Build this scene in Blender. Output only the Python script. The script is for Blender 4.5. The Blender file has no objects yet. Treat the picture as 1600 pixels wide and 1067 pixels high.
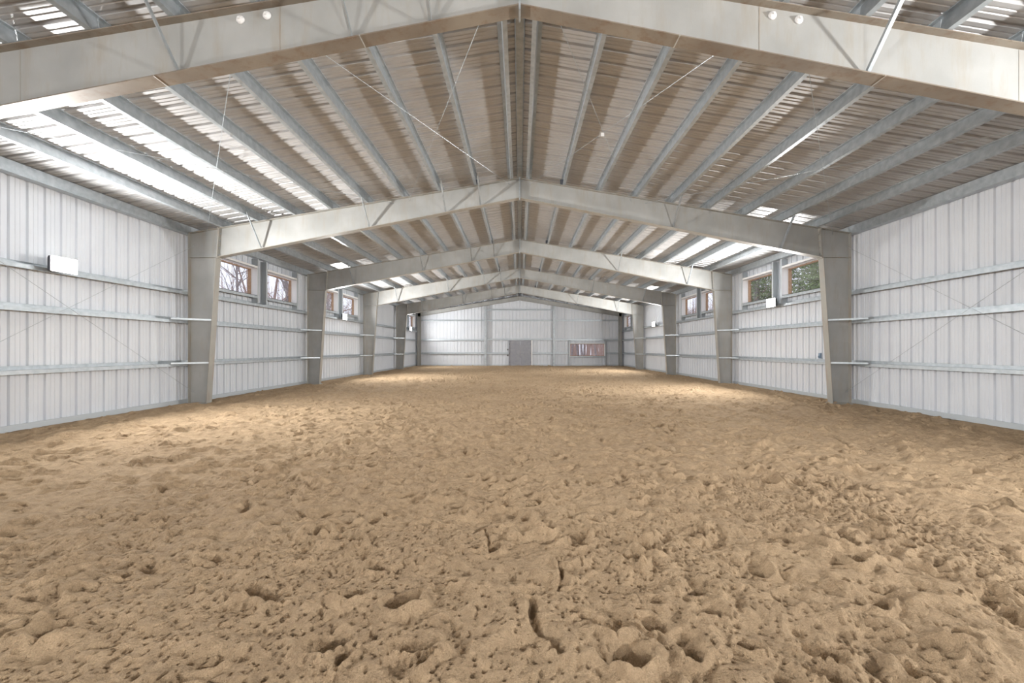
import bpy, math, random
import numpy as np
from mathutils import Vector, Matrix

# ------------------------------------------------------------------ camera, world, exposure
sc = bpy.context.scene
COL = sc.collection
CAM_Z = 1.488
cd = bpy.data.cameras.new('camera'); cam = bpy.data.objects.new('camera', cd); COL.objects.link(cam)
cam.location = (0, 0, CAM_Z); cam.rotation_euler = (math.radians(90), 0, 0)
cd.sensor_width = 36; cd.lens = 690 / 1600 * 36
cd.shift_x = -12 / 1600; cd.shift_y = 11.5 / 1600
cd.clip_start = 0.05; cd.clip_end = 400
sc.camera = cam
sc.view_settings.view_transform = 'Standard'; sc.view_settings.look = 'None'
sc.view_settings.gamma = 1; sc.view_settings.use_curve_mapping = False
sc.view_settings.exposure = 0.30
LAMP_W = 700.0            # watts of one floodlight (a 0.46 x 0.24 m panel facing into the hall)
w = bpy.data.worlds.new('overcast'); sc.world = w; w.use_nodes = True
bg = w.node_tree.nodes['Background']; bg.inputs[0].default_value = (0.86, 0.88, 1.0, 1); bg.inputs[1].default_value = 1.3
sc.cycles.max_bounces = 10; sc.cycles.diffuse_bounces = 7; sc.cycles.glossy_bounces = 5; sc.cycles.transparent_max_bounces = 12
sc.cycles.sample_clamp_indirect = 6.0

# ------------------------------------------------------------------ dimensions
W = 9.0            # column outer face
WP = 9.2           # wall sheet
BAY = 6.72; Y1 = 5.36
FY = [Y1 + BAY * i for i in range(-1, 6)]      # frame stations, FY[1] is the nearest in view, FY[6] the end wall
YB = -8.08; YE = FY[6]
def rt(x): return 6.13 - abs(x) / 6.05         # top of rafter
def rb(x): return 5.60 - abs(x) * (5.60 - 3.99) / 8.24
SL = math.atan(1 / 6.05)
SIDE = {-1: 'left', 1: 'right'}
ORD = ['zeroth', 'first', 'second', 'third', 'fourth', 'fifth', 'sixth', 'seventh', 'eighth', 'ninth', 'tenth']

# ------------------------------------------------------------------ helpers
class MB:
    def __init__(s): s.v = []; s.f = []
    def add(s, vs, fs):
        b = len(s.v); s.v += [tuple(v) for v in vs]; s.f += [tuple(i + b for i in f) for f in fs]; return s
    def box(s, x0, x1, y0, y1, z0, z1):
        return s.add([(x0,y0,z0),(x1,y0,z0),(x1,y1,z0),(x0,y1,z0),(x0,y0,z1),(x1,y0,z1),(x1,y1,z1),(x0,y1,z1)],
              [(0,3,2,1),(4,5,6,7),(0,1,5,4),(1,2,6,5),(2,3,7,6),(3,0,4,7)])
    def slab(s, poly, d):
        """closed polygon (3D points) extruded along d"""
        n = len(poly); d = Vector(d); P = [Vector(p) for p in poly]
        return s.add(P + [p + d for p in P], [tuple(range(n))[::-1], tuple(range(n, 2*n))] +
                     [(i, (i+1) % n, (i+1) % n + n, i + n) for i in range(n)])
    def bar(s, a, b, wd, th, up=(0,0,1)):
        a = Vector(a); b = Vector(b); d = (b - a).normalized(); u = Vector(up)
        sx = d.cross(u).normalized(); u = sx.cross(d).normalized()
        p = [a + sx*i*wd/2 + u*j*th/2 for i, j in ((-1,-1),(1,-1),(1,1),(-1,1))]
        return s.slab(p, b - a)
    def angle(s, a, b, leg, th, up=(0,0,1)):
        """rolled L section from a to b"""
        a = Vector(a); b = Vector(b); d = (b - a).normalized(); u = Vector(up)
        sx = d.cross(u).normalized(); u = sx.cross(d).normalized()
        q = [(0,0),(leg,0),(leg,th),(th,th),(th,leg),(0,leg)]
        return s.slab([a + sx*i + u*j for i, j in q], b - a)
    def tube(s, pts, rs, n=6):
        b = len(s.v); P = [Vector(p) for p in pts]
        if not hasattr(rs, '__len__'): rs = [rs] * len(P)
        for i, p in enumerate(P):
            d = (P[min(i+1, len(P)-1)] - P[max(i-1, 0)]).normalized()
            a = d.cross(Vector((0,0,1)) if abs(d.z) < .9 else Vector((1,0,0))).normalized(); c = d.cross(a)
            for k in range(n):
                t = 2*math.pi*k/n; s.v.append(tuple(p + (a*math.cos(t) + c*math.sin(t))*rs[i]))
        for i in range(len(P)-1):
            for k in range(n):
                s.f.append((b+i*n+k, b+i*n+(k+1) % n, b+(i+1)*n+(k+1) % n, b+(i+1)*n+k))
        s.f.append(tuple(b+k for k in range(n))[::-1]); s.f.append(tuple(b+(len(P)-1)*n+k for k in range(n)))
        return s
    def mesh(s, name, m):
        me = bpy.data.meshes.new(name); me.from_pydata(s.v, [], s.f); me.materials.append(m)
        import bmesh
        if len(s.v) < 30000:
            bm = bmesh.new(); bm.from_mesh(me); bmesh.ops.recalc_face_normals(bm, faces=bm.faces); bm.to_mesh(me); bm.free()
        return me
    def build(s, name, m, parent=None, bevel=0):
        o = bpy.data.objects.new(name, s.mesh(name, m)); COL.objects.link(o)
        if parent is not None:
            o.parent = parent; o.matrix_parent_inverse = Matrix.Translation(-parent.location)
        if bevel:
            b = o.modifiers.new('bevel', 'BEVEL'); b.width = bevel; b.segments = 2; b.limit_method = 'ANGLE'
        return o
def tag(o, label=None, cat=None, group=None, kind=None):
    for k, v in (('label', label), ('category', cat), ('group', group), ('kind', kind)):
        if v: o[k] = v
    return o
def empty(name, loc=(0,0,0)):
    o = bpy.data.objects.new(name, None); o.location = loc; o.empty_display_size = .2; COL.objects.link(o); return o

# ------------------------------------------------------------------ materials
def mat(name, base=(.5,.5,.5), rough=.5, metal=0.0, var=None, scale=3.0, bump=None, rough_var=0, spec=.5):
    m = bpy.data.materials.new(name); m.use_nodes = True; N = m.node_tree.nodes; L = m.node_tree.links
    p = N['Principled BSDF']; p.inputs['Base Color'].default_value = (*base, 1)
    p.inputs['Roughness'].default_value = rough; p.inputs['Metallic'].default_value = metal
    p.inputs['Specular IOR Level'].default_value = spec
    g = N.new('ShaderNodeNewGeometry')
    if var:
        n = N.new('ShaderNodeTexNoise'); n.inputs['Scale'].default_value = scale; n.inputs['Detail'].default_value = 6
        r = N.new('ShaderNodeValToRGB'); r.color_ramp.elements[0].position = .35; r.color_ramp.elements[1].position = .68
        r.color_ramp.elements[0].color = (*base, 1); r.color_ramp.elements[1].color = (*var, 1)
        L.new(g.outputs['Position'], n.inputs['Vector']); L.new(n.outputs['Fac'], r.inputs[0]); L.new(r.outputs[0], p.inputs['Base Color'])
        if rough_var:
            q = N.new('ShaderNodeMapRange'); q.inputs['To Min'].default_value = rough - rough_var; q.inputs['To Max'].default_value = rough + rough_var
            L.new(n.outputs['Fac'], q.inputs['Value']); L.new(q.outputs[0], p.inputs['Roughness'])
    if bump:
        bs, bd = bump
        n2 = N.new('ShaderNodeTexNoise'); n2.inputs['Scale'].default_value = bs; n2.inputs['Detail'].default_value = 4
        b = N.new('ShaderNodeBump'); b.inputs['Distance'].default_value = bd; b.inputs['Strength'].default_value = .6
        L.new(g.outputs['Position'], n2.inputs['Vector']); L.new(n2.outputs['Fac'], b.inputs['Height']); L.new(b.outputs[0], p.inputs['Normal'])
    return m
GALV = mat('galvanized_steel', (.38,.42,.45), .40, .55, (.50,.54,.57), 9, None, .08)
GALVD = mat('dark_clip_steel', (.12,.13,.15), .5, .4)
ROOFM = mat('galvalume_roof_sheet', (.47,.47,.475), .42, .30, (.52,.52,.525), 2.2, (45, .002), .06)
WHITE = mat('white_wall_sheet', (.64,.67,.72), .40, 0, (.68,.71,.755), 1.2, None, .05)
TRIM = mat('grey_trim', (.50,.54,.57), .45, .3)
WTRIM = mat('white_trim', (.78,.78,.78), .5)
WOOD = mat('raw_lumber', (.33,.21,.135), .7, 0, (.43,.29,.19), 14)
DOORM = mat('grey_painted_door', (.27,.275,.31), .5, 0, (.31,.315,.34), 4)
DARK = mat('dark_hardware', (.04,.04,.05), .5)
CHROME = mat('door_handle_metal', (.6,.6,.6), .3, .9)
BLUE = mat('blue_grey_plastic', (.22,.30,.40), .5)
WHITEP = mat('white_painted_iron', (.8,.8,.8), .45)
BARK = mat('bark', (.26,.22,.215), .9, 0, (.38,.33,.31), 4)
BARKR = mat('reddish_bark', (.36,.25,.21), .9, 0, (.46,.34,.29), 4)
NEEDLE = mat('evergreen_needles', (.20,.26,.11), .8, 0, (.34,.40,.21), 2.5)
SNOW = mat('patchy_snow_ground', (.75,.76,.80), .8, 0, (.35,.27,.20), .35)

def frame_mat(name, base, var, rust):
    m = mat(name, base, .48, .15, var, 1.6, (60, .0006), .07)
    N = m.node_tree.nodes; L = m.node_tree.links; p = N['Principled BSDF']
    src = p.inputs['Base Color'].links[0].from_socket
    g = N.new('ShaderNodeNewGeometry')
    # run-down streaks and rust patches in the primer
    mp = N.new('ShaderNodeMapping'); mp.inputs['Scale'].default_value = (3.0, 3.0, .55)
    n = N.new('ShaderNodeTexNoise'); n.inputs['Scale'].default_value = 2.2; n.inputs['Detail'].default_value = 8; n.inputs['Roughness'].default_value = .65
    r = N.new('ShaderNodeValToRGB'); r.color_ramp.elements[0].position = .50; r.color_ramp.elements[1].position = .78
    r.color_ramp.elements[0].color = (0,0,0,1); r.color_ramp.elements[1].color = (.8,.8,.8,1)
    mx = N.new('ShaderNodeMixRGB'); mx.inputs[2].default_value = (*rust, 1)
    L.new(g.outputs['Position'], mp.inputs[0]); L.new(mp.outputs[0], n.inputs['Vector']); L.new(n.outputs['Fac'], r.inputs[0])
    L.new(r.outputs[0], mx.inputs[0]); L.new(src, mx.inputs[1]); L.new(mx.outputs[0], p.inputs['Base Color'])
    return m
PRIMER = frame_mat('grey_primer_web', (.355,.36,.35), (.43,.435,.425), (.36,.325,.27))
FLANGE = frame_mat('dusty_flange', (.34,.335,.31), (.39,.375,.34), (.32,.23,.15))
RUSTF = frame_mat('rusty_flange', (.21,.175,.14), (.30,.26,.21), (.17,.09,.045))

def lens_mat():
    m = bpy.data.materials.new('floodlight_lens'); m.use_nodes = True; N = m.node_tree.nodes; N.clear()
    e = N.new('ShaderNodeEmission'); e.inputs[0].default_value = (1, .985, .96, 1); e.inputs[1].default_value = 14
    o = N.new('ShaderNodeOutputMaterial'); m.node_tree.links.new(e.outputs[0], o.inputs[0]); return m
LENS = lens_mat()
def glass_mat():
    m = bpy.data.materials.new('window_glass'); m.use_nodes = True; N = m.node_tree.nodes; L = m.node_tree.links; N.clear()
    t = N.new('ShaderNodeBsdfTransparent'); t.inputs[0].default_value = (.95,.96,.97,1)
    g = N.new('ShaderNodeBsdfGlossy'); g.inputs['Roughness'].default_value = .02
    lw = N.new('ShaderNodeLayerWeight'); lw.inputs[0].default_value = .5
    pw = N.new('ShaderNodeMath'); pw.operation = 'POWER'; pw.inputs[1].default_value = 4; L.new(lw.outputs['Facing'], pw.inputs[0])
    f = N.new('ShaderNodeMath'); f.operation = 'MULTIPLY_ADD'; f.inputs[1].default_value = .7; f.inputs[2].default_value = .03; L.new(pw.outputs[0], f.inputs[0])
    x = N.new('ShaderNodeMixShader'); o = N.new('ShaderNodeOutputMaterial')
    L.new(f.outputs[0], x.inputs[0]); L.new(t.outputs[0], x.inputs[1]); L.new(g.outputs[0], x.inputs[2]); L.new(x.outputs[0], o.inputs[0]); return m
GLASS = glass_mat()

def sand_mat():
    m = bpy.data.materials.new('riding_arena_sand'); m.use_nodes = True; N = m.node_tree.nodes; L = m.node_tree.links
    p = N['Principled BSDF']; p.inputs['Roughness'].default_value = .95; p.inputs['Specular IOR Level'].default_value = .15
    g = N.new('ShaderNodeNewGeometry')
    def noise(s, d=5, rgh=.6):
        n = N.new('ShaderNodeTexNoise'); n.inputs['Scale'].default_value = s; n.inputs['Detail'].default_value = d; n.inputs['Roughness'].default_value = rgh
        L.new(g.outputs['Position'], n.inputs['Vector']); return n
    a = noise(.35, 3); r = N.new('ShaderNodeValToRGB'); e = r.color_ramp.elements
    e[0].position = .38; e[0].color = (.53,.39,.252,1); e[1].position = .66; e[1].color = (.60,.445,.288,1)
    L.new(a.outputs['Fac'], r.inputs[0])
    b = noise(9, 8, .7); r2 = N.new('ShaderNodeValToRGB'); e = r2.color_ramp.elements
    e[0].position = .33; e[0].color = (.78,.77,.76,1); e[1].position = .66; e[1].color = (1.12,1.12,1.12,1)
    L.new(b.outputs['Fac'], r2.inputs[0])
    mx = N.new('ShaderNodeMixRGB'); mx.blend_type = 'MULTIPLY'; mx.inputs[0].default_value = 1
    L.new(r.outputs[0], mx.inputs[1]); L.new(r2.outputs[0], mx.inputs[2])
    c = noise(140, 3, .7); r3 = N.new('ShaderNodeValToRGB'); e = r3.color_ramp.elements
    e[0].position = .3; e[0].color = (.80,.79,.78,1); e[1].position = .7; e[1].color = (1.12,1.12,1.12,1)
    L.new(c.outputs['Fac'], r3.inputs[0])
    m2 = N.new('ShaderNodeMixRGB'); m2.blend_type = 'MULTIPLY'; m2.inputs[0].default_value = 1
    L.new(mx.outputs[0], m2.inputs[1]); L.new(r3.outputs[0], m2.inputs[2]); L.new(m2.outputs[0], p.inputs['Base Color'])
    # relief: lumps, crumbs, drip pits
    v = N.new('ShaderNodeTexVoronoi'); v.inputs['Scale'].default_value = 24; L.new(g.outputs['Position'], v.inputs['Vector'])
    pr = N.new('ShaderNodeMapRange'); pr.inputs['From Min'].default_value = .06; pr.inputs['From Max'].default_value = .30; pr.inputs['To Min'].default_value = 0; pr.inputs['To Max'].default_value = 1
    L.new(v.outputs['Distance'], pr.inputs['Value'])
    nb = noise(26, 6, .7); nf = noise(120, 3, .6); msk = noise(1.1, 3)
    mr = N.new('ShaderNodeMapRange'); mr.inputs['From Min'].default_value = .42; mr.inputs['From Max'].default_value = .6
    L.new(msk.outputs['Fac'], mr.inputs['Value'])
    b1 = N.new('ShaderNodeBump'); b1.inputs['Strength'].default_value = 1; b1.inputs['Distance'].default_value = .045; L.new(nb.outputs['Fac'], b1.inputs['Height'])
    b2 = N.new('ShaderNodeBump'); b2.inputs['Distance'].default_value = .02; L.new(pr.outputs[0], b2.inputs['Height']); L.new(mr.outputs[0], b2.inputs['Strength']); L.new(b1.outputs[0], b2.inputs['Normal'])
    b3 = N.new('ShaderNodeBump'); b3.inputs['Strength'].default_value = .8; b3.inputs['Distance'].default_value = .008; L.new(nf.outputs['Fac'], b3.inputs['Height']); L.new(b2.outputs[0], b3.inputs['Normal'])
    L.new(b3.outputs[0], p.inputs['Normal'])
    return m
SAND = sand_mat()

# ------------------------------------------------------------------ sand floor (one modelled surface)
def make_floor():
    rng = np.random.default_rng(7)
    ys = list(np.arange(YB, 1.0, .12)); y = 1.0
    while y < YE + .1: ys.append(y); y += .03 if y < 1.75 else max(.0062, .0034 * y - .006) if y < 6 else .0048 * y - .0144
    ys.append(YE + .25); ys = np.array(ys); 
    hx = list(np.arange(0, 3.2, .0055)); x = 3.2; st_ = .0055
    while x < WP + .05: hx.append(x); st_ = min(.022, st_ * 1.02); x += st_
    hx.append(WP + .05); hx = np.array(hx); xs = np.concatenate([-hx[:0:-1], hx])
    ny, nx = len(ys), len(xs); dy = np.gradient(ys)[:, None]; dxs = np.gradient(xs)[None, :]
    X, Y = np.meshgrid(xs, ys); H = np.zeros((ny, nx))
    def vnoise(lam, seed, ang=0.0, stretch=1.0):
        r = np.random.default_rng(seed); c, s = math.cos(ang), math.sin(ang)
        U = (X * c + Y * s) / lam + 500; V = (-X * s + Y * c) / (lam * stretch) + 500
        G = r.random((512, 512)); iu = np.floor(U).astype(int); iv = np.floor(V).astype(int)
        fu = U - iu; fv = V - iv; fu = fu*fu*(3-2*fu); fv = fv*fv*(3-2*fv)
        g = lambda a, b: G[a % 512, b % 512]
        return (g(iu,iv)*(1-fu)+g(iu+1,iv)*fu)*(1-fv) + (g(iu,iv+1)*(1-fu)+g(iu+1,iv+1)*fu)*fv - .5
    PM = vnoise(.8, 60); PM2 = vnoise(.045, 61)
    for lam, amp, sd, ang, st in ((1.9,.045,1,.3,1),(.8,.055,2,1.0,.7),(.42,.07,3,-.4,.7),(.21,.062,4,.7,1),(.11,.040,5,.2,1),(.06,.024,6,1.3,1),(.033,.012,8,.5,1),(.018,.0055,9,.1,1)):
        fade = np.clip(lam / (2.2 * np.maximum(dy, dxs)) - .4, 0, 1)
        n = vnoise(lam, sd, ang, st)
        if .1 < lam < 1: n = .45 * n + .55 * (.22 - np.abs(vnoise(lam * 1.3, sd + 40, ang + .6, st)))*2.0   # ridged
        H += amp * n * fade
    WXn = vnoise(.13, 70)*.07 + vnoise(.05, 72)*.03; WYn = vnoise(.12, 71)*.07 + vnoise(.055, 73)*.03
    # hoof prints: uneven dents with a pushed-up rim
    area = 2 * W * (YE - YB); n = int(area * 13)
    px = rng.uniform(-W, W, n); py = rng.uniform(YB, YE, n)
    for i in range(n):
        r0 = rng.uniform(.03, .095); asp = rng.uniform(.5, .95); a = rng.normal(0.2, .7); d = rng.uniform(.020, .062) * (r0 / .065)
        if rng.random() < .10: d *= 1.6
        R = r0 * 2.6
        i0, i1 = np.searchsorted(ys, py[i]-R), np.searchsorted(ys, py[i]+R); j0, j1 = np.searchsorted(xs, px[i]-R), np.searchsorted(xs, px[i]+R)
        if i1 <= i0 or j1 <= j0: continue
        U = X[i0:i1, j0:j1] - px[i] + WXn[i0:i1, j0:j1]; V = Y[i0:i1, j0:j1] - py[i] + WYn[i0:i1, j0:j1]; c, s = math.cos(a), math.sin(a)
        u = (U*c+V*s)/r0; v = (-U*s+V*c)/(r0*asp); r = np.sqrt(u*u+v*v)
        H[i0:i1, j0:j1] += d * (-np.exp(-(r**4)) * (1 + .5*v) + .40 * np.exp(-((r-1.5)/.45)**2) * (1 - .5*v))
    # drip pits in patches of the foreground
    n = 15000; px = rng.uniform(-4.2, 4.2, n); py = rng.uniform(1.8, 5.2, n); keep = rng.random(n)
    for i in range(n):
        a0, b0 = np.searchsorted(ys, py[i]), np.searchsorted(xs, px[i])
        if keep[i] > .12 + .9 * np.clip(.5 + 2.6*PM[a0, b0] + .35*(3.2-py[i]), 0, 1): continue
        r0 = rng.uniform(.007, .014); R = r0*2
        i0, i1 = np.searchsorted(ys, py[i]-R), np.searchsorted(ys, py[i]+R); j0, j1 = np.searchsorted(xs, px[i]-R), np.searchsorted(xs, px[i]+R)
        r = np.hypot(X[i0:i1, j0:j1]-px[i], (Y[i0:i1, j0:j1]-py[i])*.8)/r0
        H[i0:i1, j0:j1] -= rng.uniform(.012, .026) * np.exp(-r**3)
    # scuffed grooves in the foreground: (points, half width, depth)
    def groove(pts, wd, dp):
        nonlocal H
        P = np.array(pts); best = np.full(H.shape, 9.0)
        m = (Y > P[:,1].min()-.3) & (Y < P[:,1].max()+.3) & (X > P[:,0].min()-.3) & (X < P[:,0].max()+.3)
        xx, yy = X[m] + WXn[m]*.8, Y[m] + WYn[m]*.8; b = np.full(xx.shape, 9.0)
        for a, c in zip(P[:-1], P[1:]):
            dv = c - a; t = np.clip(((xx-a[0])*dv[0]+(yy-a[1])*dv[1])/(dv@dv), 0, 1)
            b = np.minimum(b, np.hypot(xx-a[0]-t*dv[0], yy-a[1]-t*dv[1]))
        H[m] += dp * (.55 + 1.8*np.abs(PM2[m])) * (-np.exp(-(b/wd)**2) + .30*np.exp(-((b-2.3*wd)/(1.3*wd))**2))
    def fl(u, v):   # pixel of the photograph to the ground
        yy = 690 * CAM_Z / (v - 545); return ((u - 812) / 690 * yy, yy)
    groove([fl(884,858), fl(874,885), fl(870,915)], .012, .035)
    groove([fl(826,940), fl(840,975), fl(866,1000), fl(884,1022)], .022, .05)
    groove([fl(890,945), fl(912,968), fl(935,975)], .018, .035)
    groove([fl(1540,930), fl(1575,955), fl(1598,962)], .05, .06)
    groove([fl(758,820), fl(770,858)], .012, .025)
    groove([fl(1298,620+60), fl(1330,700)], .03, .03)
    edge = np.minimum(1, (WP + .06 - np.abs(X)) / .5); H *= .25 + .75 * np.clip(edge, 0, 1)
    H -= H.mean()
    H = np.clip(H, -.16, .12)
    co = np.stack([X, Y, H], -1).reshape(-1, 3).astype(np.float32)
    idx = np.arange(ny*nx).reshape(ny, nx)
    q = np.stack([idx[:-1,:-1], idx[:-1,1:], idx[1:,1:], idx[1:,:-1]], -1).reshape(-1, 4).astype(np.int32)
    me = bpy.data.meshes.new('floor'); me.vertices.add(len(co)); me.vertices.foreach_set('co', co.ravel())
    me.loops.add(q.size); me.loops.foreach_set('vertex_index', q.ravel())
    me.polygons.add(len(q)); me.polygons.foreach_set('loop_start', np.arange(0, q.size, 4, dtype=np.int32))
    me.update(calc_edges=True); me.polygons.foreach_set('use_smooth', np.ones(len(q), bool)); me.materials.append(SAND)
    o = bpy.data.objects.new('floor', me); COL.objects.link(o)
    tag(o, 'pale brown riding arena sand pitted with hoof prints and scuffed ridges', 'sand floor', kind='structure')
make_floor()

# ------------------------------------------------------------------ ribbed sheets
PITCH = .305
def profile(a, b, h=.034, origin=0.0):
    """breakpoints of the ribbed sheet: (coordinate, outward offset)"""
    pts = []; k = math.floor((a - origin) / PITCH) - 1
    while origin + k * PITCH < b + PITCH:
        c = origin + k * PITCH
        pts += [(c-.038,0),(c-.024,h),(c+.024,h),(c+.038,0)]
        for m in (PITCH/3 + .012, 2*PITCH/3 - .012): pts += [(c+m-.016,0),(c+m-.006,.010),(c+m+.006,.010),(c+m+.016,0)]
        k += 1
    return pts
def interp(pts, t):
    for (a, u), (b, v) in zip(pts[:-1], pts[1:]):
        if a <= t <= b: return u + (v-u)*(t-a)/(b-a)
    return 0
def sheet(a, b, openings, zb, ztop, place, name, m, h=.036):
    P = profile(a, b, h); cuts = {round(c, 5) for c, _ in P if a < c < b} | {a, b}
    for o in openings: cuts |= {o[0], o[1]}
    if a < 0 < b: cuts.add(0.0)
    cs = sorted(cuts); mb = MB()
    for s, t in zip(cs[:-1], cs[1:]):
        mid = (s+t)/2; segs = [[zb, None]]
        for (o0, o1, z0, z1) in openings:
            if o0 < mid < o1: segs = [[zb, z0], [z1, None]]
        ds, dt = interp(P, s+1e-6), interp(P, t-1e-6)
        for z0, z1 in segs:
            mb.add([place(s, ds, z0), place(t, dt, z0), place(t, dt, ztop(t) if z1 is None else z1), place(s, ds, ztop(s) if z1 is None else z1)], [(0,1,2,3)])
    return mb
WIN_BAYS = (2, 3, 5)
def win_ys(i):       # window pair of the bay that starts at frame i
    c = FY[i] + BAY / 2 + .02
    return [(c - 2.36, c - .31), (c + .31, c + 2.36)]
WZ0, WZ1 = 3.32, 4.24
side_open = [(a, b, WZ0, WZ1) for i in WIN_BAYS for a, b in win_ys(i)]
for s in (-1, 1):
    o = sheet(YB, YE + .15, side_open, -.05, lambda t: rt(WP) + .2, lambda c, d, z: (s*(WP+d), c, z), 'wall', WHITE).build('wall_' + SIDE[s], WHITE)
    tag(o, 'long %s wall of ribbed white metal sheet with high windows' % SIDE[s], 'wall', kind='structure')
DX0, DX1, DZ = -.92, 1.02, 2.22
EWX0, EWX1, EWZ0, EWZ1 = 4.44, 7.5, .86, 1.92
o = sheet(-WP, WP, [(DX0, DX1, -.05, DZ), (EWX0, EWX1, EWZ0, EWZ1)], -.05, lambda t: rt(t)+.2, lambda c, d, z: (c, YE+.15+d, z), 'w', WHITE).build('wall_back', WHITE)
tag(o, 'far gable wall of ribbed white metal sheet with door and window', 'wall', kind='structure')
o = sheet(-WP, WP, [], -.05, lambda t: rt(t)+.2, lambda c, d, z: (c, YB-d, z), 'w', WHITE).build('wall_front', WHITE)
tag(o, 'near gable wall behind the viewpoint', 'wall', kind='structure')
# roof: ribs run from ridge to eave
mb = MB(); P = profile(YB - .2, YE + .4, .034, .1)
P = [p for p in P if YB - .2 < p[0] < YE + .4]
for (a, u), (b, v) in zip(P[:-1], P[1:]):
    for s in (-1, 1):
        xs_ = [.0, 3.1, 6.2, WP + .15]
        for x0, x1 in zip(xs_[:-1], xs_[1:]):
            mb.add([(s*x0, a, rt(x0)+.203+u), (s*x0, b, rt(x0)+.203+v), (s*x1, b, rt(x1)+.203+v), (s*x1, a, rt(x1)+.203+u)], [(0,1,2,3)])
o = mb.build('ceiling', ROOFM)
tag(o, 'bare ribbed metal underside of the pitched roof', 'roof', kind='structure')
o = MB().slab([(-.075,YB,rt(0)+.165),(-.06,YB,rt(0)+.155),(.06,YB,rt(0)+.155),(.075,YB,rt(0)+.165),(.075,YB,rt(0)+.175),(-.075,YB,rt(0)+.175)], (0,YE-YB,0)).build('trim_1', GALV)
tag(o, 'flat grey ridge strip running along the roof peak', 'ridge trim', kind='structure')
# base channel along the walls
for s in (-1, 1):
    o = MB().box(min(s*(WP-.05), s*WP), max(s*(WP-.05), s*WP), YB, YE, .0, .11).build('baseboard_' + SIDE[s], TRIM)
    tag(o, 'grey base channel at the foot of the %s wall' % SIDE[s], 'base trim', kind='structure')
bb = MB()
for x0, x1 in ((-WP, DX0-.06), (DX1+.06, WP)): bb.box(x0, x1, YE+.1, YE+.15, 0, .1)
tag(bb.build('baseboard_back', TRIM), 'grey base channel at the foot of the far wall', 'base trim', kind='structure')

# ------------------------------------------------------------------ windows
wn = 0
def window(axis, a, b, z0, z1, inner, outer, ztop, zlow, label, post=.09):
    """axis 'x': window in a side wall at |x|; inner/outer signed coordinates across the wall"""
    global wn; wn += 1
    def bx(mb, u0, u1, d0, d1, zz0, zz1):
        lo, hi = min(d0, d1), max(d0, d1)
        return mb.box(lo, hi, u0, u1, zz0, zz1) if axis == 'x' else mb.box(u0, u1, lo, hi, zz0, zz1)
    sg = 1 if outer > inner else -1
    root = empty('window_%d' % wn, ((inner, (a+b)/2, z0) if axis == 'x' else ((a+b)/2, inner, z0)))
    tag(root, label, 'window', kind='structure')
    wall = inner + sg * .2; e = .012
    for u0, u1, dirn in ((a-e, a, -1), (b, b+e, 1)):   # white jamb linings
        mb = bx(MB(), u0, u1, inner, wall + sg*.02, z0, z1); mb.build('jamb', WTRIM, root)
        p = MB(); q0, q1 = (a-e-post, a-e) if dirn < 0 else (b+e, b+e+post)     # channel posts
        bx(p, q0, q1, inner, inner+sg*.006, zlow, ztop); bx(p, *( (q1-.006, q1) if dirn < 0 else (q0, q0+.006)), inner, wall, zlow, ztop); bx(p, q0, q1, wall-sg*.012, wall-sg*.006, zlow, ztop)
        bx(p, *((q0, q0+.006) if dirn < 0 else (q1-.006, q1)), inner, inner+sg*.03, zlow, ztop)
        p.build('jamb_post', TRIM, root)
    h = bx(MB(), a-.01, b+.01, inner-sg*.004, wall, z1, z1+.012); bx(h, a-.01, b+.01, inner-sg*.004, inner+sg*.004, z1, z1+.085); h.build('window_head', WTRIM, root)
    s_ = bx(MB(), a-.01, b+.01, inner-sg*.004, wall, z0-.012, z0); bx(s_, a-.01, b+.01, inner-sg*.004, inner+sg*.004, z0-.10, z0); s_.build('window_sill', GALV, root)
    fr = MB(); o0, o1 = wall + sg*.02, wall + sg*.12; t = .03
    bx(fr, a, a+t, o0, o1, z0, z1); bx(fr, b-t, b, o0, o1, z0, z1); bx(fr, a+t, b-t, o0, o1, z0, z0+t); bx(fr, a+t, b-t, o0, o1, z1-t, z1)
    fr.build('window_frame', WOOD, root)
    g = wall + sg*.09
    bx(MB(), a+t, b-t, g, g+sg*.006, z0+t, z1-t).build('pane', GLASS, root)
bay_word = {2: 'nearer', 3: 'middle', 5: 'farthest'}
for s in (-1, 1):
    for i in WIN_BAYS:
        for k, (a, b) in enumerate(win_ys(i)):
            window('x', a, b, WZ0, WZ1, s*W, s*WP, 4.58, 3.06,
                   '%s high wood framed window of the %s pair in the %s wall' % (('nearer', 'farther')[k], {2:'nearest',3:'second',5:'farthest'}[i], SIDE[s]))
window('y', EWX0, EWX1, EWZ0, EWZ1, YE-.05, YE+.15, 2.28, 0.02, 'long low window beside the door in the far gable wall', .08)

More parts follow.
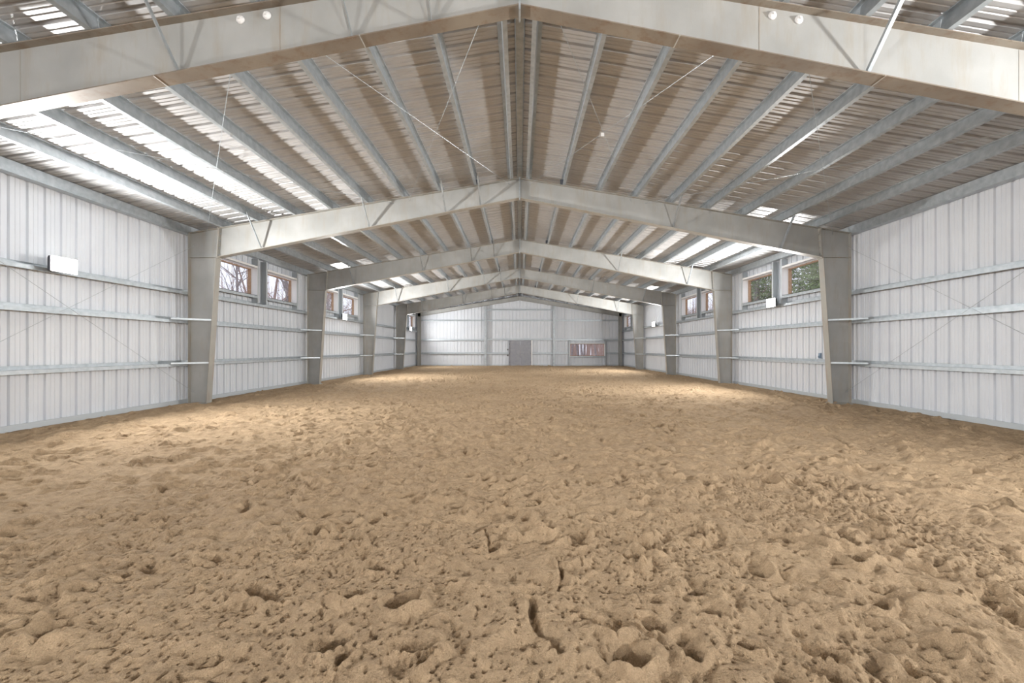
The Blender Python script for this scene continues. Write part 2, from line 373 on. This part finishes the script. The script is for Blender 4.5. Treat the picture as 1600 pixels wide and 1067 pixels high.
# ------------------------------------------------------------------ far double door
door = empty('door_1', ((DX0+DX1)/2, YE, 0)); tag(door, 'grey double door in the far gable wall', 'door', kind='structure')
xc = (DX0+DX1)/2
f = MB().box(DX0-.05, DX0, YE+.02, YE+.17, 0, DZ+.05).box(DX0-.05, DX1, YE+.02, YE+.17, DZ, DZ+.05); f.build('door_frame', DOORM, door)
MB().box(DX1, DX1+.10, YE-.02, YE+.17, 0, DZ+.06).build('door_jamb', WTRIM, door)['label'] = 'white right jamb'
for s, (x0, x1) in ((-1, (DX0+.005, xc-.004)), (1, (xc+.004, DX1-.005))):
    lf = MB().box(x0, x1, YE+.07, YE+.12, .02, DZ-.005).build('door_leaf', DOORM, door, .004)
    hx = xc + s*.09
    MB().tube([(hx, YE+.07, 1.0), (hx, YE+.03, 1.0), (hx+s*.11, YE+.03, 1.0)], .011, 8).build('door_handle', CHROME, lf)
    ex = DX0+.03 if s < 0 else DX1-.03
    for z in (.3, 1.1, 1.9): MB().tube([(ex, YE+.055, z-.06), (ex, YE+.055, z+.06)], .014, 8).build('hinge', DARK, lf)
MB().box(DX0, DX1, YE+.03, YE+.15, -.02, .02).build('threshold', GALV, door)
for z, nm, c, lb in ((1.42, 'light_switch', 'switch', 'small dark switch box left of the far double door, upper one'), (.92, 'wall_outlet', 'outlet', 'small dark outlet box left of the far double door, lower one')):
    o = MB().box(DX0-.17, DX0-.09, YE+.07, YE+.15, z-.06, z+.06).box(DX0-.155, DX0-.105, YE+.062, YE+.07, z-.035, z+.035).build(nm, DARK, None, .004); tag(o, lb, c)

# ------------------------------------------------------------------ portal frames
def rafter_xs(n=5): return [i * 8.24 / n for i in range(n+1)]
FW = .105          # half flange width
LBRACE = (1.05, 2.0, 4.08, 7.02); RBRACE = (4.17, 7.1)
desc = ['', 'nearest grey steel rafter frame crossing the top of the picture', 'second steel portal frame, its two tapered columns nearest in view',
        'third steel portal frame from the viewpoint, beside the nearest window pair', 'fourth steel portal frame from the viewpoint, midway down the hall',
        'fifth steel portal frame, the last before the gable wall']
def portal(i):
    y = FY[i]; root = empty('portal_frame', (0, y, 0)); tag(root, desc[i], 'portal frame', 'tapered portal frames down the hall')
    t = .005; fl_m = RUSTF if i == 1 else FLANGE
    for s in (-1, 1):
        c = MB().slab([(s*(W-.01), y-t, 0), (s*8.51, y-t, 0), (s*8.25, y-t, 3.975), (s*8.22, y-t, rt(8.22)-.012), (s*(W-.01), y-t, rt(W)-.012)], (0, 2*t, 0)).build('column', PRIMER, root)
        MB().slab([(s*W, y-FW, 0), (s*(W-.012), y-FW, 0), (s*(W-.012), y-FW, rt(W)), (s*W, y-FW, rt(W))], (0, 2*FW, 0)).build('outer_flange', FLANGE, c)
        MB().slab([(s*8.51, y-FW, 0), (s*8.498, y-FW, 0), (s*8.238, y-FW, 3.975), (s*8.25, y-FW, 3.975)], (0, 2*FW, 0)).build('inner_flange', FLANGE, c)
        st = MB().box(min(s*8.25, s*(W-.012)), max(s*8.25, s*(W-.012)), y-FW+.01, y+FW-.01, 3.972, 3.984); st.build('stiffener', FLANGE, c)
        MB().slab([(s*8.14, y-FW, rt(8.14)+.0), (s*(W), y-FW, rt(W)), (s*W, y-FW, rt(W)-.012), (s*8.14, y-FW, rt(8.14)-.012)], (0, 2*FW, 0)).build('cap_plate', FLANGE, c)
        MB().box(min(s*8.46, s*9.03), max(s*8.46, s*9.03), y-.13, y+.13, -.02, .02).build('base_plate', FLANGE, c)
        # rafter
        r = MB().slab([(s*8.20, y-t, rb(8.20)), (s*.012, y-t, rb(0)), (s*.012, y-t, rt(0)), (s*8.20, y-t, rt(8.2))], (0, 2*t, 0)).build('rafter', PRIMER, root)
        MB().slab([(s*8.24, y-FW, rb(8.24)), (s*.012, y-FW, rb(0)), (s*.012, y-FW, rb(0)-.014), (s*8.24, y-FW, rb(8.24)-.014)], (0, 2*FW, 0)).build('bottom_flange', fl_m, r)
        MB().slab([(s*8.14, y-FW, rt(8.14)), (s*.012, y-FW, rt(0)), (s*.012, y-FW, rt(0)-.012), (s*8.14, y-FW, rt(8.14)-.012)], (0, 2*FW, 0)).build('top_flange', fl_m, r)
        # knee end plates and bolts
        MB().slab([(s*8.235, y-FW, 3.95), (s*8.205, y-FW, 3.95), (s*8.155, y-FW, rt(8.14)-.012), (s*8.185, y-FW, rt(8.14)-.012)], (0, 2*FW, 0)).build('end_plate', FLANGE, r)
        for k in range(4):
            z = 4.05 + k*.19; xx = 8.232 - .05*(z-3.95)/.8
            for yy in (-.055, .055): MB().tube([(s*(xx-.055), y+yy, z), (s*(xx+.035), y+yy, z)], .012, 6).build('bolt', GALV, r)
        ap = MB().box(min(0, s*.012), max(0, s*.012), y-FW, y+FW, rb(0)-.07, rt(0)+.03).build('apex_plate', GALV, r)
        if i == 1: # web splice seams of the near frame
            for xx in (6.05, 2.9): MB().slab([(s*xx, y-t-.003, rb(xx)), (s*(xx+.012), y-t-.003, rb(xx)), (s*(xx+.012), y-t-.003, rt(xx)-.02), (s*xx, y-t-.003, rt(xx)-.02)], (0,.003,0)).build('weld_seam', FLANGE, r)
        for xx in (4.35, 1.9):    # flange butt welds
            MB().slab([(s*xx, y-FW-.001, rb(xx)-.018), (s*(xx+.014), y-FW-.001, rb(xx)-.018), (s*(xx+.014), y-FW-.001, rb(xx)+.0), (s*xx, y-FW-.001, rb(xx)+.0)], (0, 2*FW+.002, 0)).build('weld_seam', FLANGE, r)
        # braces from the bottom flange up to the purlins, on the near side
        for bx_ in (LBRACE if s < 0 else RBRACE):
            MB().angle((s*bx_, y-.05, rb(bx_)+.015), (s*(bx_+.02), y-.68, rt(bx_)+.07), .042, .004, (s,0,0)).build('flange_brace', GALV, root)
        # struts from the inner flange of the column to the girts
        if i > 1:
            for z in (1.09, 2.25):
                xi = 8.51 - .26*z/3.975 + .01
                MB().angle((s*xi, y-.09, z), (s*(W-.03), y-.72, z), .045, .004).build('column_brace', GALV, root)
        # dark anti-roll clip on the second purlin
        MB().box(min(s*1.10, s*1.24), max(s*1.10, s*1.24), y-.09, y-.03, rt(1.17), rt(1.17)+.15).build('purlin_clip', GALVD, root)
for i in range(1, 6): portal(i)

# end wall frame: light rafter with corner columns
root = empty('end_frame', (0, YE, 0)); tag(root, 'shallow end rafter and corner columns against the far gable wall', 'end frame')
for s in (-1, 1):
    c = MB().box(min(s*8.72, s*W), max(s*8.72, s*W), YE-.012, YE-.004, 0, rt(W)-.01).build('corner_column', PRIMER, root)
    for xx in (8.72, W-.012): MB().box(min(s*xx, s*(xx+.012)), max(s*xx, s*(xx+.012)), YE-.11, YE+.09, 0, rt(xx+.012)-.012).build('flange', FLANGE, c)
    r = MB().slab([(s*W, YE-.012, rt(W)-.30), (s*.01, YE-.012, rt(0)-.34), (s*.01, YE-.012, rt(0)-.012), (s*W, YE-.012, rt(W)-.012)], (0,.008,0)).build('end_rafter', PRIMER, root)
    for dz in (-.312, -.0): MB().slab([(s*W, YE-.10, rt(W)+dz), (s*.01, YE-.10, rt(0)+dz*1.1), (s*.01, YE-.10, rt(0)+dz*1.1-.012), (s*W, YE-.10, rt(W)+dz-.012)], (0,.18,0)).build('flange', FLANGE, r)
for s in (-1, 1):
    x = s*3.03; y0 = YE-.13
    p = MB().box(x-.09, x+.09, y0, y0+.006, 0, rt(3.1)-.36).box(x-.004, x+.004, y0, y0+.17, 0, rt(3.1)-.36).box(x-.09, x+.09, y0+.165, y0+.171, 0, rt(3.1)-.36)
    tag(p.build('wind_column', GALV if s < 0 else GALV), 'slim grey steel post on the far wall, %s of the door' % SIDE[s], 'wall post', 'far wall posts')

# ------------------------------------------------------------------ purlins, eave struts, ridge
def zsec(h, fl, lip, t):
    """Z section outline as a closed polygon in (u along roof, v normal); bottom flange to -u, top flange to +u"""
    return [(-fl, lip), (-fl, 0), (t/2, 0), (t/2, h-t), (fl-t, h-t), (fl-t, h-lip), (fl, h-lip), (fl, h), (-t/2, h), (-t/2, t), (-fl+t, t), (-fl+t, lip)]
bay_phrase = ['between the viewpoint and the nearest rafter', 'between the nearest and second frames', 'between the second and third frames',
              'between the third and fourth frames', 'between the fourth and fifth frames', 'between the fifth frame and the gable wall']
PX = (.24, 1.17, 2.15, 3.13, 4.11, 5.09, 6.08, 7.08, 8.06)
Z = zsec(.20, .065, .018, .005)
for b in range(0, 6):
    y0, y1 = FY[b] + .004, FY[b+1] - .004
    for s in (-1, 1):
        for k, x in enumerate(PX):
            if b == 0 and x < 2.5: continue
            poly = []
            for u, v in Z:
                uu = -u if k else u    # bottom flange down-slope, top flange up-slope
                xx = x + uu*math.cos(SL) + v*math.sin(SL); zz = rt(x) - uu*math.sin(SL) + v*math.cos(SL)
                poly.append((s*xx, y0, zz + .001))
            o = MB().slab(poly, (0, y1-y0, 0)).build('purlin', GALV)
            tag(o, 'galvanized roof purlin, %s %s of the ridge, %s' % (ORD[k+1], SIDE[s], bay_phrase[b]), 'purlin', 'roof purlins')
        x0, x1 = W+.0, WP-.01; t = .005; zt = rt(W)+.175; zb = rt(W)-.03
        poly = [(x0,zb),(x1,zb),(x1,zb+.02),(x1-t,zb+.02),(x1-t,zb+t),(x0+t,zb+t),(x0+t,zt-t),(x1-t,zt-t-.02),(x1-t,zt-.05),(x1,zt-.05),(x1,zt-.022),(x0,zt+.012)]
        o = MB().slab([(s*a, y0, c) for a, c in poly], (0, y1-y0, 0)).build('eave_strut', GALV)
        tag(o, 'galvanized eave strut atop the %s wall, %s' % (SIDE[s], bay_phrase[b]), 'eave strut', 'eave struts')

# ------------------------------------------------------------------ wall girts
G = zsec(.195, .075, .016, .005)
levels = ((1.10, 'lowest'), (2.25, 'middle'), (3.03, 'upper'))
for b in range(1, 6):
    y0, y1 = FY[b] + .006, FY[b+1] - .006
    for s in (-1, 1):
        for z, lv in levels:
            # u = vertical, v = outwards from the hall
            o = MB().slab([(s*(W + .001 + v), y0, z + u) for u, v in G], (0, y1-y0, 0)).build('girt', GALV)
            tag(o, '%s galvanized girt on the %s wall, %s' % (lv, SIDE[s], bay_phrase[b]), 'girt', 'side wall girts')
def endgirt(x0, x1, z, lb):
    o = MB().slab([(x0, YE - .05 + v, z + u) for u, v in G], (x1-x0, 0, 0)).build('girt', GALV)
    tag(o, lb, 'girt', 'far wall girts')
for s in (-1, 1):
    for z, lv in ((1.10, 'lowest'), (2.28, 'middle'), (3.99, 'top')):
        a, b = 3.05, 8.70
        if s > 0 and lv == 'lowest':
            endgirt(a, EWX0-.10, z, 'short low galvanized girt on the far wall, left of the long window')
            endgirt(EWX1+.10, b, z, 'short low galvanized girt on the far wall, right of the long window'); continue
        endgirt(min(s*a, s*b), max(s*a, s*b), z, '%s galvanized girt on the %s third of the far wall' % (lv, SIDE[s]))
endgirt(-3.01, DX0-.08, 1.10, 'short low galvanized girt on the far wall, left of the double door')
endgirt(DX1+.12, 3.01, 1.10, 'short low galvanized girt on the far wall, right of the double door')
endgirt(-3.01, 3.01, 2.32, 'galvanized girt on the far wall running over the double door')
endgirt(-3.01, 3.01, 3.99, 'galvanized girt on the far wall centre, second below the peak')
endgirt(-3.01, 3.01, 4.93, 'highest galvanized girt on the far wall, just under the peak')

# ------------------------------------------------------------------ brace rods of the nearest bay in view
ya, yb = FY[1], FY[2]
for s in (-1, 1):
    X_ = s*8.90
    for z0, z1, lb in ((.30, 4.30, 'rising away from the viewpoint'), (4.30, .30, 'falling away from the viewpoint')):
        o = MB().tube([(X_, ya+.01, z0), (X_, yb-.01, z1)], .0045, 6).build('brace_rod', GALV)
        tag(o, 'thin steel cross brace rod along the %s wall, %s' % (SIDE[s], lb), 'brace rod', 'cross brace rods')
    for xa, xb, lb in ((.25, 3.06, 'inner cross'), (3.06, .25, 'inner cross'), (3.38, 8.6, 'outer cross'), (8.6, 3.38, 'outer cross')):
        za, zb_ = rt(xa)-.10, rt(xb)-.10
        r = empty('brace_rod', (s*xa, ya, za))
        tag(r, 'thin roof brace rod, %s side, %s, running %s from the nearest frame' % (SIDE[s], lb, 'outwards' if xb > xa else 'inwards'), 'brace rod', 'cross brace rods')
        MB().tube([(s*xa, ya-.05, za), (s*xb, yb+.05, zb_)], .0045, 6).build('rod', GALV, r)
        if 3 < xa < 3.5:
            w_ = MB()
            w_.tube([(s*xa, ya-.008, za), (s*xa, ya-.02, za), (s*xa, ya-.036, za), (s*xa, ya-.044, za)], [.05, .05, .036, .014], 14)
            w_.build('hillside_washer', WHITEP, r)
            MB().tube([(s*xa, ya-.044, za), (s*xa, ya-.062, za)], .015, 6).build('nut', WHITEP, r)
o = MB().box(1.60, 1.665, 8.698, 8.702, 5.675, 5.745).build("paper_tag", WHITEP)
tag(o, 'tiny white tag hanging on a brace rod under the right roof slope', 'tag')

# ------------------------------------------------------------------ floodlights on the upper girts, added fill lights on the near gable
def gable_fill(x, lb, z=4.2):  # fill lights added behind the view to brighten foreground sand and nearest frame
    y = YB; r = empty('floodlight', (x, y, z)); tag(r, lb, 'floodlight', 'wall floodlights')
    MB().box(x-.25, x+.25, y+.13, y+.17, z-.14, z+.14).build('housing', DARK, r, .008)
    MB().box(x-.03, x+.03, y, y+.13, z-.03, z+.03).build('bracket', GALV, r)
    for k in (-1, 0, 1): MB().box(x+k*.16-.072, x+k*.16+.072, y+.17, y+.205, z-.14, z+.14).build('lens', LENS, r)
    ld = bpy.data.lights.new('floodlight_beam', 'AREA'); ld.shape = 'RECTANGLE'; ld.size = .46; ld.size_y = .24; ld.energy = LAMP_W * 0.5
    ld.color = (1, .985, .96); ld.spread = math.radians(172)
    lo = bpy.data.objects.new('floodlight_beam', ld); COL.objects.link(lo); lo.parent = r; lo.matrix_parent_inverse = Matrix.Translation(-r.location)
    lo.location = (x, y+.215, z); lo.rotation_euler = (math.radians(80), 0, math.radians(0))
gable_fill(-4.6, 'added fill light on the near gable wall, left one')
gable_fill(4.6, 'added fill light on the near gable wall, right one')
def flood(s, y, lb, z=3.10, k_=1.0):
    r = empty('floodlight', (s*W, y, z)); tag(r, lb, 'floodlight', 'wall floodlights')
    a = lambda x0, x1: (min(s*x0, s*x1), max(s*x0, s*x1))
    MB().box(*a(8.80, 8.84), y-.25, y+.25, z-.14, z+.14).build('housing', DARK, r, .008)
    fn = MB()
    for k in range(9): fn.box(*a(8.84, 8.87), y-.22+k*.055-.006, y-.22+k*.055+.006, z-.12, z+.12)
    fn.build('cooling_fins', DARK, r)
    MB().box(*a(8.87, 8.995), y-.03, y+.03, z-.03, z+.03).box(*a(8.985, 9.0), y-.07, y+.07, z-.09, z+.06).build('bracket', GALV, r)
    for k in (-1, 0, 1):
        MB().box(*a(8.765, 8.80), y+k*.16-.072, y+k*.16+.072, z-.14, z+.14).build('lens', LENS, r)
    ld = bpy.data.lights.new('floodlight_beam', 'AREA'); ld.shape = 'RECTANGLE'; ld.size = .24; ld.size_y = .46; ld.energy = LAMP_W * k_
    ld.color = (1, .985, .96); ld.spread = math.radians(172)
    lo = bpy.data.objects.new('floodlight_beam', ld); COL.objects.link(lo); lo.parent = r; lo.matrix_parent_inverse = Matrix.Translation(-r.location)
    lo.location = (s*8.755, y, z); lo.rotation_euler = (0, math.radians(97*s), 0)
flood(-1, 8.52, 'big bright floodlight on the left wall, nearest the viewpoint')
flood(-1, 22.2, 'bright floodlight under the second window pair on the left wall')
flood(-1, 35.6, 'small far floodlight on the left wall past the fifth frame', 3.10, .5)
flood(1, 15.44, 'bright floodlight under the nearest window pair on the right wall')
flood(1, 29.0, 'bright floodlight far along the right wall, in the bay without windows')
flood(1, 2.0, 'floodlight on the right wall level with the viewpoint')
flood(-1, -4.7, 'floodlight on the left wall behind the viewpoint')
# small fitting on the right wall
o = MB().box(WP-.05, WP, 13.45, 13.53, 1.19, 1.36).box(WP-.085, WP-.05, 13.47, 13.51, 1.22, 1.28).build('wall_outlet', BLUE, None, .006)
tag(o, 'small blue grey fitting on the right wall above the lowest girt', 'outlet')

# ------------------------------------------------------------------ outdoors
o = MB().slab([(-90,-30,-.32),(90,-30,-.32),(90,140,-.32),(-90,140,-.32)], (0,0,-.2)).build('ground_outside', SNOW)
tag(o, 'snowy leaf strewn ground outside the hall', 'ground', kind='structure')
def bare_mesh(seed, h, m):
    rnd = random.Random(seed); mb = MB()
    def branch(p, d, L, r, lev):
        n = 4 if lev < 2 else 3; pts = [p]; q = Vector(p); dd = Vector(d)
        for k in range(n):
            dd = (dd + Vector((rnd.gauss(0,.13), rnd.gauss(0,.13), rnd.gauss(0,.06)+(.04 if lev else 0)))).normalized()
            q = q + dd * L/n; pts.append(q.copy())
        rs = [r*(1-.75*k/n) for k in range(n+1)]
        mb.tube(pts, rs, 6 if lev == 0 else 4 if lev == 1 else 3)
        if lev < 3:
            cnt = (17, 7, 5)[lev]
            for _ in range(cnt):
                t = rnd.uniform(.22 if lev == 0 else .25, 1) * n; k = min(int(t), n-1); pp = pts[k].lerp(pts[k+1], t-k)
                az = rnd.uniform(0, 2*math.pi); el = rnd.uniform(.25, .95)
                nd = (Vector((math.cos(az)*math.cos(el), math.sin(az)*math.cos(el), math.sin(el))) + dd*(.5 if lev else .1)).normalized()
                branch(pp, nd, L*rnd.uniform(.28,.5)*(1-.3*t/n), rs[k]*.42, lev+1)
    branch(Vector((0,0,-.1)), Vector((rnd.gauss(0,.03), rnd.gauss(0,.03), 1)), h, h*.016, 0)
    return mb.mesh('bare_tree', m)
BM = [bare_mesh(11, 12, BARK), bare_mesh(12, 10.5, BARKR), bare_mesh(13, 13, BARK), bare_mesh(14, 9, BARKR)]
rnd = random.Random(5)
def put_tree(x, y, lb, grp, k, sc_=1.0):
    o = bpy.data.objects.new('bare_tree', BM[k % 4]); COL.objects.link(o); o.location = (x, y, -.32)
    o.rotation_euler = (0, 0, rnd.uniform(0, 6.28)); o.scale = (sc_,)*3
    tag(o, lb, 'tree', grp)
for k in range(26):
    y = 18 + k * 3.1 + rnd.uniform(-1, 1); put_tree(-rnd.uniform(13.5, 15+y*.28), y, 'leafless tree outside, seen through the high windows of the left wall', 'bare trees beyond the left wall', k, rnd.uniform(.85,1.25))
for k in range(14):
    y = 24 + k * 5 + rnd.uniform(-1, 1); put_tree(rnd.uniform(17, 20+y*.25), y, 'leafless tree outside, seen through the high windows of the right wall', 'bare trees beyond the right wall', k+1, rnd.uniform(.9,1.2))
for k in range(18):
    y = rnd.uniform(52, 78); put_tree(y*rnd.uniform(.08, .24), y, 'leafless tree outside, seen through the long window of the far wall', 'bare trees beyond the far wall', k+1, rnd.uniform(.8,1.2))
def conifer(x, y, h, seed, lb):
    r_ = random.Random(seed); root = empty('evergreen_tree', (x, y, -.32)); tag(root, lb, 'tree', 'evergreens beyond the right wall')
    MB().tube([(x,y,-.32),(x,y,h*.5),(x+.05,y,h)], [h*.018, h*.011, .02], 8).build('trunk', BARK, root)
    f = MB()
    lim = MB()
    for k in range(200):
        t = k/200; z = .8 + t*(h-1.2); R = (1-t)*h*.27 + .25; az = k*2.4 + r_.uniform(-.3,.3); R *= r_.uniform(.75,1.1)
        d = Vector((math.cos(az), math.sin(az), 0)); p0 = Vector((x,y,z)); tip = p0 + d*R + Vector((0,0,-.12*R))
        lim.tube([p0, tip], [.02, .005], 3)
        for j in range(60):
            q = p0.lerp(tip, r_.uniform(.12, 1)); sd = Vector((-d.y, d.x, 0))*r_.uniform(-.5,.5)*(.5+.3*R); q = q + sd + Vector((0,0,r_.uniform(-.1,.1)))
            a = Vector((r_.gauss(0,1), r_.gauss(0,1), r_.gauss(-.5,.5))).normalized()*r_.uniform(.14,.30); b_ = a.cross(Vector((r_.gauss(0,1),r_.gauss(0,1),1))).normalized()*.045
            f.add([q-b_, q+b_, q+a], [(0,1,2)])
    f.build('foliage', NEEDLE, root); lim.build('limbs', BARK, root)
for k, (x, y, h) in enumerate(((18.5, 26.6, 15), (18, 33.5, 15), (21.5, 37.5, 16), (23, 31.5, 18), (23.5, 35.2, 17), (27, 52, 15), (22, 21.5, 14))):
    conifer(x, y, h, 30+k, 'dense green evergreen outside, seen through the high windows of the right wall')
# far woodland, uncountable thin trunks and twigs
wl = MB(); r_ = random.Random(9)
for k in range(2300):
    u = r_.random()
    if u < .25: x, y = r_.uniform(-60, -24), r_.uniform(10, 120)
    elif u < .72: x, y = r_.uniform(29, 60), r_.uniform(25, 120)
    else: x, y = r_.uniform(-25, 40), r_.uniform(82, 125)
    h = r_.uniform(7, 13); a = Vector((x, y, -.4)); b_ = a + Vector((r_.uniform(-.7,.7), r_.uniform(-.7,.7), h))
    wl.tube([a, a.lerp(b_, .5)+Vector((r_.uniform(-.2,.2),0,0)), b_], [r_.uniform(.06,.16), .06, .015], 4)
    for j in range(9):
        p = a.lerp(b_, r_.uniform(.2,.95)); q = p + Vector((r_.gauss(0,1), r_.gauss(0,1), r_.uniform(.2,1.4))); wl.tube([p, q], [.025,.006], 3)
tag(wl.build('woodland', BARKR), 'distant leafless woodland around the hall', 'woodland', kind='stuff')
